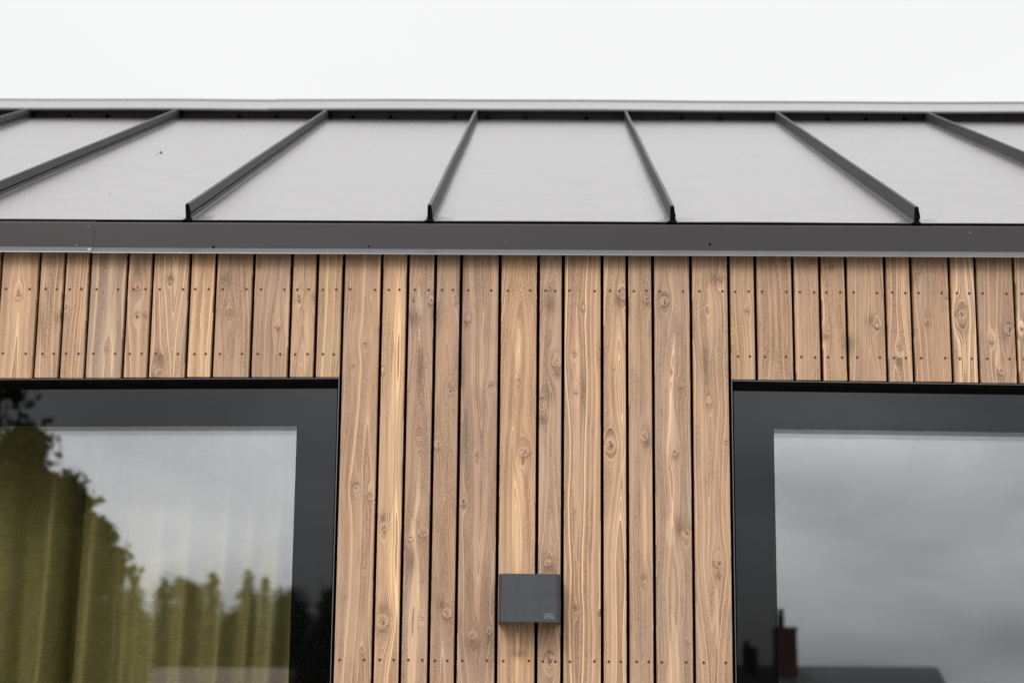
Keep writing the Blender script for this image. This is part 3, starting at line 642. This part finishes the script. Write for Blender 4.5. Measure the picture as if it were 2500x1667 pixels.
# ------------------------------------------------------------------ windows
def window(xi, xo, name_side):
    """xi: jamb nearest the house middle, xo: far jamb. Border glass plane y=.05"""
    s = 1 if xo > xi else -1
    lo, hi = min(xi,xo), max(xi,xo)
    Zb = .62
    def hz(z, x, top): return z+(head(x) if top else 0)
    g0, gt = xi+s*.0115, 2.6668                     # enamel edge, hidden just behind the trim
    p0, pt = (xi+s*.1003), 2.5670                    # see-through part
    def ring(xa, xb, za, zb, xc, xd, zc, zd, y0, y1):   # frame ring between two rectangles, heads out of level alike
        b = MB(); N = 16
        fx = [lo+(hi-lo)*k/N for k in range(N+1)]
        for (a_, c_, z0, z1, t0, t1) in ((xa, xb, zd, zb, True, True), (xa, xb, za, zc, False, False)):
            for k in range(N):
                u0 = a_+(c_-a_)*k/N; u1 = a_+(c_-a_)*(k+1)/N
                vs = [(u0,y0,hz(z0,u0,t0)),(u1,y0,hz(z0,u1,t0)),(u1,y1,hz(z0,u1,t0)),(u0,y1,hz(z0,u0,t0)),(u0,y0,hz(z1,u0,t1)),(u1,y0,hz(z1,u1,t1)),(u1,y1,hz(z1,u1,t1)),(u0,y1,hz(z1,u0,t1))]
                fs = [(0,3,2,1),(4,5,6,7),(0,1,5,4),(2,3,7,6)]
                if k == 0: fs.append((3,0,4,7))
                if k == N-1: fs.append((1,2,6,5))
                b.add(vs, fs)
        for (a_, c_) in ((xa, xc), (xd, xb)):
            vs = [(a_,y0,zc),(c_,y0,zc),(c_,y1,zc),(a_,y1,zc),(a_,y0,hz(zd,a_,1)),(c_,y0,hz(zd,c_,1)),(c_,y1,hz(zd,c_,1)),(a_,y1,hz(zd,a_,1))]
            b.add(vs, [(0,1,5,4),(1,2,6,5),(2,3,7,6),(3,0,4,7)])
        return b
    e0, e1 = min(g0, xo), max(g0, xo); q0, q1 = min(p0, xo-s*.1), max(p0, xo-s*.1)
    wdw = ring(e0, e1, Zb, gt+.004, q0, q1, Zb+.12, pt, .05, .055).build('window', M['enamel'], house)
    # panes
    def pane(x0, x1, z0, z1, y0, y1, mat):
        b = MB(); a0 = min(x0,x1); a1 = max(x0,x1)
        N = 6; vs = []
        for k in range(N+1):
            x = a0+(a1-a0)*k/N
            vs += [(x,y0,z0),(x,y1,z0),(x,y1,z1+head(x)),(x,y0,z1+head(x))]
        fs = []
        for k in range(N):
            for j in range(4): fs.append((k*4+j, k*4+(j+1)%4, (k+1)*4+(j+1)%4, (k+1)*4+j))
        fs += [(3,2,1,0), (N*4,N*4+1,N*4+2,N*4+3)]
        b.add(vs, fs); return b.build('glass_pane', mat, wdw)
    e = .0004
    pane(q0+e, q1-e, Zb+.12+e, pt-e, .0504, .0546, M['glass_a'])
    pane(q0-.03, q1+.03, Zb+.09, pt+.035, .077, .081, M['glass_b'])
    pane(q0-.03, q1+.03, Zb+.09, pt+.045, .103, .107, M['glass_c'])
    # dark metal lining of the opening: face 2 mm wide, deep soffit and jambs
    b = MB(); N = 16
    zt = ZHEAD-.0022
    for k in range(N):
        u0 = lo+.0022+(hi-lo-.0044)*k/N; u1 = lo+.0022+(hi-lo-.0044)*(k+1)/N
        vs = [(u0,y,zt+head(u0)-dz) for y,dz in ((-.0015,0),(-.0015,.0018),(.049,.0018),(.049,0))]+[(u1,y,zt+head(u1)-dz) for y,dz in ((-.0015,0),(-.0015,.0018),(.049,.0018),(.049,0))]
        b.add(vs, [(0,1,5,4),(1,2,6,5),(2,3,7,6),(3,0,4,7)])
    for xj, sg in ((lo+.0022, 1), (hi-.0022, -1)):
        xj2 = xj+sg*.0022; b.box(min(xj,xj2), max(xj,xj2), -.0012, .049, .6, zt-.002+head(xj))
    b.box(lo+.0046, hi-.0046, -.02, .049, .602, .615)
    o = b.build('opening_trim', M['black'], wdw); o.data.materials.append(M['trimedge'])
    for p in o.data.polygons:
        if p.center.y < 0 and p.center.z > .7: p.material_index = 1
    # sash profiles behind the enamel
    b = ring(e0-.02*0, e1, Zb, gt+.003, q0-.045, q1+.045, Zb+.06, pt+.06, .0555, .14)
    b.build('window_frame', M['frame'], wdw)
    return wdw
wl = window(LW[1], LW[0], 'l'); wr = window(RW[0], RW[1], 'r')

# ------------------------------------------------------------------ wall lamp
def lamp_mat():
    t = NT('graphite_lamp_paint'); oc = t.coord()
    st = t.noise(t.coord((60,60,5)), 1.0, 4.0, .65); hz = t.noise(t.coord((6,60,70)), 1.0, 4.0, .65)
    v = t.math('ADD', t.math('MULTIPLY', st, .5), t.math('MULTIPLY', hz, .5))
    col = t.ramp(v, [(.34,(.021,.0235,.027)),(.5,(.027,.030,.0345)),(.68,(.033,.0365,.042))])
    t.bsdf(col, t.math('ADD', .42, t.math('MULTIPLY', v, .2)), 0, .45, t.bump(t.noise(oc, 700, 2), .1, .0004)); return t.m
M['lamp'] = lamp_mat()
lamp = empty('wall_lamp', (-.0385,0,2.1170))
tag(lamp, 'small charcoal grey box shaped wall lamp fixed on the timber boards between the two windows', 'wall lamp')
def lamp_prof(hw, d, off=0.0, rc=.012):
    pts = []; n = 10                      # rounded front corners, half-elliptic sides
    for i in range(n+1):
        a = math.pi/2*i/n; pts.append((-(hw-rc)-rc*math.cos(math.pi/2-a+0) if False else -(hw-rc)-rc*math.cos(a), -(d-rc*1.5)-rc*1.5*math.sin(a)))
    pts = [(-hw, 0.0)]+pts+[(-x, y) for x, y in pts[::-1]]+[(hw, 0.0)]
    return pts
HW, HD, HH = .0668, .058, .1045
b = MB(); of = lamp_prof(HW, HD); inn = lamp_prof(HW-.003, HD-.003, rc=.010); n = len(of)
vs = [(x,y-.001,0) for x,y in of]+[(x,y-.001,HH) for x,y in of]+[(x,y-.001,0) for x,y in inn]+[(x,y-.001,HH) for x,y in inn]
fs = []
for i in range(n-1):
    fs += [(i,i+1,n+i+1,n+i), (2*n+i,3*n+i,3*n+i+1,2*n+i+1), (i,2*n+i,2*n+i+1,i+1), (n+i,n+i+1,3*n+i+1,3*n+i)]
b.add(vs, fs, False)
o = b.build('lamp_housing', M['lamp'], lamp, bevel=.0006)
for p in o.data.polygons: p.use_smooth = True
o.modifiers.new('wn','WEIGHTED_NORMAL')
b = MB(); b.add([(x,y,.020) for x,y in inn]+[(x,y,.085) for x,y in inn], [(i,i+1,n+i+1,n+i) for i in range(n-1)]+[tuple(range(n)),tuple(range(n,2*n))[::-1]])
b.build('lamp_diffuser', M['black'], lamp)
b = MB(); b.box(-.060,.060,-.0085,-.0008,.006,HH-.006); b.build('back_plate', M['black'], lamp)
# little silver plate with two lines of worn dark characters
px0, px1, pz0, pz1, py = .0330, .0525, .0075, .0190, -HD-.0011
b = MB(); b.box(px0, px1, py-.0004, py+.0002, pz0, pz1); pl = b.build('lamp_plate', M['plate'], lamp)
def ch(b, x, z, w_, h_, strokes):
    for (u0,v0,u1,v1) in strokes:
        b.box(x+u0*w_, x+u1*w_, py-.0007, py-.0004, z+v0*h_, z+v1*h_)
GL = {'0': [(0,0,.28,1),(.72,0,1,1),(.28,0,.72,.2),(.28,.8,.72,1)], '-': [(0,.4,1,.6)], 'w': [(0,0,.2,.7),(.4,0,.6,.5),(.8,0,1,.7),(.2,0,.4,.2),(.6,0,.8,.2)],
      'B': [(0,0,.28,1),(.28,0,1,.18),(.28,.41,1,.59),(.28,.82,1,1),(.8,.18,1,.41),(.8,.59,1,.82)], 'D': [(0,0,.28,1),(.28,0,.8,.2),(.28,.8,.8,1),(.75,.2,1,.8)],
      '4': [(.6,0,.85,1),(0,.3,.6,.5),(0,.5,.22,1)]}
b = MB()
for k, c in enumerate('0--wwB'): ch(b, px0+.0012+k*.0030, pz1-.0047, .0024, .0034, GL[c])
for k, c in enumerate('0D4-'): ch(b, px0+.0038+k*.0031, pz0+.0014, .0025, .0034, GL[c])
b.build('plate_print', M['ink'], lamp)

# ------------------------------------------------------------------ curtain behind the left pane
def curtain():
    N, K = 760, 60; x0, x1 = -2.6, -.50
    V = []; UV = []
    folds = [(-1.155,.050,.024),(-1.062,.046,.024),(-.985,.016,.022),(-.915,.034,.030),(-.850,.016,.018),(-.762,.036,.024),(-.700,.014,.016),(-.640,.034,.024),(-.57,.020,.020),
             (-1.26,.014,.04),(-1.40,.04,.04),(-1.52,.03,.03),(-1.66,.04,.04),(-1.8,.03,.03),(-1.95,.04,.04),(-2.1,.03,.03),(-2.3,.04,.04)]
    valleys = [(-1.112,.040,.014),(-1.225,.020,.025),(-1.005,.018,.020),(-.805,.012,.02)]
    for j in range(K+1):
        z = 2.72-(2.72-.3)*j/K; dep = min(1.0, .35+.75*(2.72-z)); arc = 0; px = None
        for i in range(N+1):
            x = x0+(x1-x0)*i/N; xx = x+(.012*math.sin((2.7-z)*1.3+x*3))+(2.22-z)*.03
            d = 0
            for c, a, w_ in folds: d += a*math.exp(-((xx-c)/w_)**2)
            for c, a, w_ in valleys: d -= a*math.exp(-((xx-c)/w_)**2)
            d += .003*math.sin(xx*47+math.sin(z*2.2))+.0015*math.sin(xx*131)
            y = .285-d*dep*1.9
            if px: arc += math.hypot(x-px[0], y-px[1])
            px = (x, y); V.append((x, y, z)); UV.append((arc, z))
    F = [(j*(N+1)+i, (j+1)*(N+1)+i, (j+1)*(N+1)+i+1, j*(N+1)+i+1) for j in range(K) for i in range(N)]
    m = bpy.data.meshes.new('curtain'); m.from_pydata(V, [], F); m.materials.append(M['linen'])
    uv = m.uv_layers.new(name='UVMap'); li = np.empty(len(m.loops), dtype=np.int32); m.loops.foreach_get('vertex_index', li)
    uv.data.foreach_set('uv', np.array(UV, dtype=np.float32)[li].ravel())
    m.polygons.foreach_set('use_smooth', [True]*len(m.polygons))
    o = bpy.data.objects.new('curtain', m); link(o); return o
tag(curtain(), 'olive beige woven linen curtain hanging in soft folds behind the left window', 'curtain')

# ------------------------------------------------------------------ small marks
def blobs(name, pts, mat, seed):
    r = random.Random(seed); mb = MB()
    for (c, rad, nrm) in pts:
        c = Vector(c); nrm = Vector(nrm).normalized(); a = nrm.orthogonal().normalized(); bb = nrm.cross(a); n = 7
        vs = [c+nrm*rad*.45]
        for i in range(n):
            t_ = 2*math.pi*i/n; q = rad*(.7+.6*r.random()); vs.append(c+a*math.cos(t_)*q+bb*math.sin(t_)*q)
        mb.add(vs, [(0,1+i,1+(i+1)%n) for i in range(n)], True)
    return mb.build(name, mat, recalc=False)
M['moss'] = simple('yellow_lichen', (.45,.33,.09), .9, .2, var=.5, scale=300)
M['debris'] = simple('brown_debris', (.09,.065,.03), .9, .2, var=.4, scale=300)
r_ = random.Random(3); pts = []
for k in range(60):
    z = r_.gauss(2.776,.016); x = r_.gauss(.4135,.0055)
    if abs(x-.4055) < .0042: x = .4055+.0046*(1 if x > .4055 else -1)
    pts.append(((x,-.0002,z), .0005+.0012*r_.random()**2, (0,-1,0)))
for k in range(12): pts.append(((.3975+.0004*r_.random(),-.0002,2.800+.028*r_.random()), .0007, (0,-1,0)))
tag(blobs('lichen', pts, M['moss'], 1), 'yellow crumbs of lichen beside a board gap near the right window corner', 'lichen', kind='stuff')
nr = (0,-sn,ct)
M['debris'] = simple('brown_debris', (.05,.035,.016), .9, .2, var=.4, scale=300)
mb = MB(); rr_ = random.Random(8)
for (x, y, rx, hh) in ((-1.1851,1.549,.0052,.0040),(-1.1905,1.51,.0022,.0018),(-1.1888,1.472,.0014,.0010),(-1.2009,1.421,.0012,.0009),(-1.2184,1.298,.0013,.0010)):
    s0 = (y-EY)/ct; vs = []; n = 9
    for lv, (rr, hf) in enumerate(((1,0),(.8,.55),(.35,1))):
        for k in range(n):
            t_ = 6.283*k/n; q = rx*rr*(.75+.5*rr_.random()); vs.append(rp(x+math.cos(t_)*q, s0+math.sin(t_)*q*1.3, hh*hf*(.7+.5*rr_.random())+.0004))
    vs.append(rp(x, s0, hh))
    mb.add(vs, [(l*n+k, l*n+(k+1)%n, (l+1)*n+(k+1)%n, (l+1)*n+k) for l in (0,1) for k in range(n)]+[(2*n+k, 2*n+(k+1)%n, 3*n) for k in range(n)], True)
tag(mb.build('leaf_crumbs', M['debris']), 'small brown leaf crumbs lying on the metal roof at the upper left', 'leaf litter', kind='stuff')
tag(blobs('grit', [(rp(-1.1059,.4810/ct,.0006),.0028,nr)], M['hole'], 5), 'single black speck of grit on the lower left roof panel', 'grit')
pts = [((-1.0325,-.0133,3.0235-.0018*k-.0004*r_.random()), .0012+.0011*r_.random(), (0,-1,.2)) for k in range(9)]+[((-1.0318,-.0135,3.0045), .0026, (0,-1,.2)),((-1.0335,-.0135,3.0035), .0021, (0,-1,.2))]
M['fmoss'] = simple('fascia_moss', (.07,.052,.016), .9, .2, var=.5, scale=300)
tag(blobs('moss', pts, M['fmoss'], 4), 'tuft of dry moss caught in the joint of the dark fascia', 'moss', kind='stuff')

# ------------------------------------------------------------------ what the windows mirror: trees and the neighbours across the yard
def leafmat(name, a, b_):
    t = NT(name); oi = t.n('ShaderNodeObjectInfo'); n = t.noise(t.coord(), 2.5, 3.0)
    t.bsdf(t.mix(n, a, b_), .6, 0, .3); return t.m
M['leaf'] = leafmat('birch_leaf', (.035,.055,.018), (.075,.105,.035))
M['needle'] = leafmat('spruce_needle', (.018,.032,.016), (.04,.06,.03))
M['bark'] = simple('bark', (.08,.065,.05), .95, .1, var=.4, scale=12)
def conifer(x, y, h, rad, seed, label, group):
    r = random.Random(seed); root = empty('spruce_tree', (x,y,0)); tag(root, label, 'tree', group)
    b = MB(); b.cyl((0,0,0),(0,0,h*.97),.02*h,.004*h,8); b.build('trunk', M['bark'], root)
    vs = []; fs = []
    nl = int(h*6.0)
    for L in range(nl):
        z = h*(.12+.88*L/nl); rr = rad*(1-(z/h))**.85*(.75+.5*r.random())+.02
        for q in range(15):
            a = r.random()*6.283; rl = rr*(.6+.5*r.random()); m_ = max(4, int(rl*9))
            for s in range(m_):
                u = (s+.6)/m_; px = math.cos(a)*rl*u; py = math.sin(a)*rl*u; pz = z-rl*u*.35+.12*u*u
                sz = (.08+.13*(1-u*.5)*r.random())*min(1.0,.32+rr*.6)
                for k in range(2):
                    c = Vector((px+r.gauss(0,.05*min(1,.3+rr)), py+r.gauss(0,.05*min(1,.3+rr)), pz+r.gauss(0,.05)))
                    d1 = Vector((math.cos(a)+r.gauss(0,.5), math.sin(a)+r.gauss(0,.5), -.4+r.gauss(0,.3))).normalized()*sz*1.3
                    d2 = Vector((r.gauss(0,1),r.gauss(0,1),r.gauss(0,.6))).normalized()*sz*.55
                    n0 = len(vs); vs += [c-d1*.5, c+d2, c+d1, c-d2]; fs.append((n0,n0+1,n0+2,n0+3))
    b = MB(); b.add(vs, fs); b.build('crown', M['needle'], root, recalc=False); return root
def broad(x, y, h, rad, seed, label, group, dens=1.0):
    r = random.Random(seed); root = empty('birch_tree', (x,y,0)); tag(root, label, 'tree', group)
    b = MB(); b.cyl((0,0,0),(.05*h*.3,0,h*.6),.018*h,.010*h,8); b.cyl((.05*h*.3,0,h*.6),(0,0,h*.95),.010*h,.003*h,8)
    cl = []
    for k in range(int(105*dens)):
        z = h*(.16+.83*r.random()); f = 1-max(0,(z/h-.35)/.66)**1.6; a = r.random()*6.283; d = rad*max(.12,f)**.6*r.random()**.5
        p = Vector((math.cos(a)*d, math.sin(a)*d, z)); cl.append((p, rad*(.08+.17*r.random())))
        if k % 3 == 0: b.cyl((0,0,z-d*.5), p, .006*h*.6, .002*h*.6, 5, False)
    b.build('trunk', M['bark'], root)
    vs = []; fs = []
    for p, cr in cl:
        for k in range(150):
            d = Vector((r.gauss(0,1),r.gauss(0,1),r.gauss(0,.8)))
            c = p+d*cr*(.62 if k % 5 else 1.05); sz = (.035+.035*r.random())*(1 if k % 4 else .7)
            d1 = Vector((r.gauss(0,1),r.gauss(0,1),r.gauss(0,1))).normalized()*sz; d2 = d1.orthogonal().normalized()*sz*.7
            n0 = len(vs); vs += [c-d1, c+d2, c+d1, c-d2]; fs.append((n0,n0+1,n0+2,n0+3))
    b = MB(); b.add(vs, fs); b.build('crown', M['leaf'], root, recalc=False); return root
broad(-6.50,-15.8,11.5,1.60,11,'tallest leafy tree, its dark crown filling the left edge of the left window reflection','near trees in the garden',3.2)
broad(-5.00,-15.4,5.62,.55,12,'slim leafy tree directly beside the tallest tree, mirrored in the left window','near trees in the garden',3.0)
broad(-4.66,-16.2,5.30,.48,13,'narrow light leafy tree, second from the right of the near trees','near trees in the garden',1.2)
broad(-4.26,-15.6,4.70,.46,14,'lowest leafy tree at the right end of the near trees','near trees in the garden',1.4)
broad(-5.42,-14.2,5.20,.98,15,'round dense leafy tree in front of the tallest tree','near trees in the garden',2.4)
for k in range(9):
    broad(-15.5+k*1.45, -52.5-(k%3)*.6, [8.6,9.0,8.4][k%3], 1.25, 80+k, ('%s leafy tree in the low row before the far spruces' % ['leftmost','second from the left','third from the left','fourth from the left','middle','fourth from the right','third from the right','second from the right','rightmost'][k]), 'low trees before the spruces', 1.3)
far = []
xx = -15.0
rf_ = random.Random(21)
while xx < -3.0:
    far.append((xx, 10.05+.42*math.sin(xx*1.9)+rf_.uniform(-.55,.40), rf_.uniform(3.6,5.0))); xx += rf_.uniform(.6,1.0)
nf = len(far)
ordn = ['first','second','third','fourth','fifth','sixth','seventh','eighth','ninth','tenth']
for k, (x, h, rd) in enumerate(far):
    if k < nf//2: lab = '%s spruce counted from the left end of the far row' % ordn[k]
    else: lab = '%s spruce counted from the right end of the far row' % ordn[nf-1-k]
    conifer(x, -59.8-(k*37%5)*.45, h, rd, 40+k, lab, 'far row of spruces')
M['brick'] = simple('dark_red_brick', (.035,.016,.012), .9, .2, var=.3, scale=8)
M['tile'] = simple('slate_roof', (.014,.015,.018), .7, .3, var=.2, scale=5)
M['nwall'] = simple('neighbour_render', (.10,.08,.068), .9, .2)
M['pane'] = simple('neighbour_glass', (.02,.02,.025), .1, .5)
nh = empty('neighbour_house', (3.0,-30,0)); tag(nh, 'dark roofed neighbouring house with brick chimney across the yard, mirrored in the right window', 'house')
b = MB(); b.box(.0-2.2, 3.35, -3.2, 2.2, 0, 3.6); b.build('wall', M['nwall'], nh)
b = MB(); b.extrude_x([(2.6,3.45),(.4,4.62),(0,4.79),(-.4,4.62),(-3.6,3.45),(-3.6,3.30),(0,4.60),(2.6,3.30)], -2.5, 3.2)
b.build('roof', M['tile'], nh)
b = MB(); b.box(.10,.32,.0,.0+.32,4.2,4.0+.0+1.05); b.box(.59,.93,.0,.5,4.2,5.31); b.box(.58,.94,-.01,.51,5.31,5.35)
ch1 = b.build('chimney', M['brick'], nh)
b = MB(); b.cyl((.70,.25,5.36),(.70,.25,5.66),.06,.06,12); b.cyl((.16,.16,5.05),(.16,.16,5.16),.05,.05,10); b.build('chimney_pot', M['black'], nh)
for k in range(3):
    b = MB(); b.box(-1.4+k*1.7,-.5+k*1.7,2.2,2.24,1.1,2.4); wf = b.build('window', M['black'], nh)
    b = MB(); b.box(-1.33+k*1.7,-.57+k*1.7,2.2405,2.26,1.17,2.33); b.build('pane', M['pane'], wf)
sh = empty('garden_shed', (-5.15,-29.8,0)); tag(sh, 'low pinkish brown garden building among the trees, mirrored at the foot of the left window', 'shed')
M['pinkroof'] = simple('faded_clay_roof', (.12,.092,.078), .9, .2, var=.3, scale=4)
b = MB(); b.box(-1.05,1.05,-1.5,.9,0,4.0); b.build('wall', M['nwall'], sh)
b = MB(); b.extrude_x([(1.15,3.95),(-.3,4.70),(-1.75,3.95),(-1.75,3.88),(-.3,4.60),(1.15,3.88)], -1.15, 1.15); b.build('roof', M['pinkroof'], sh)
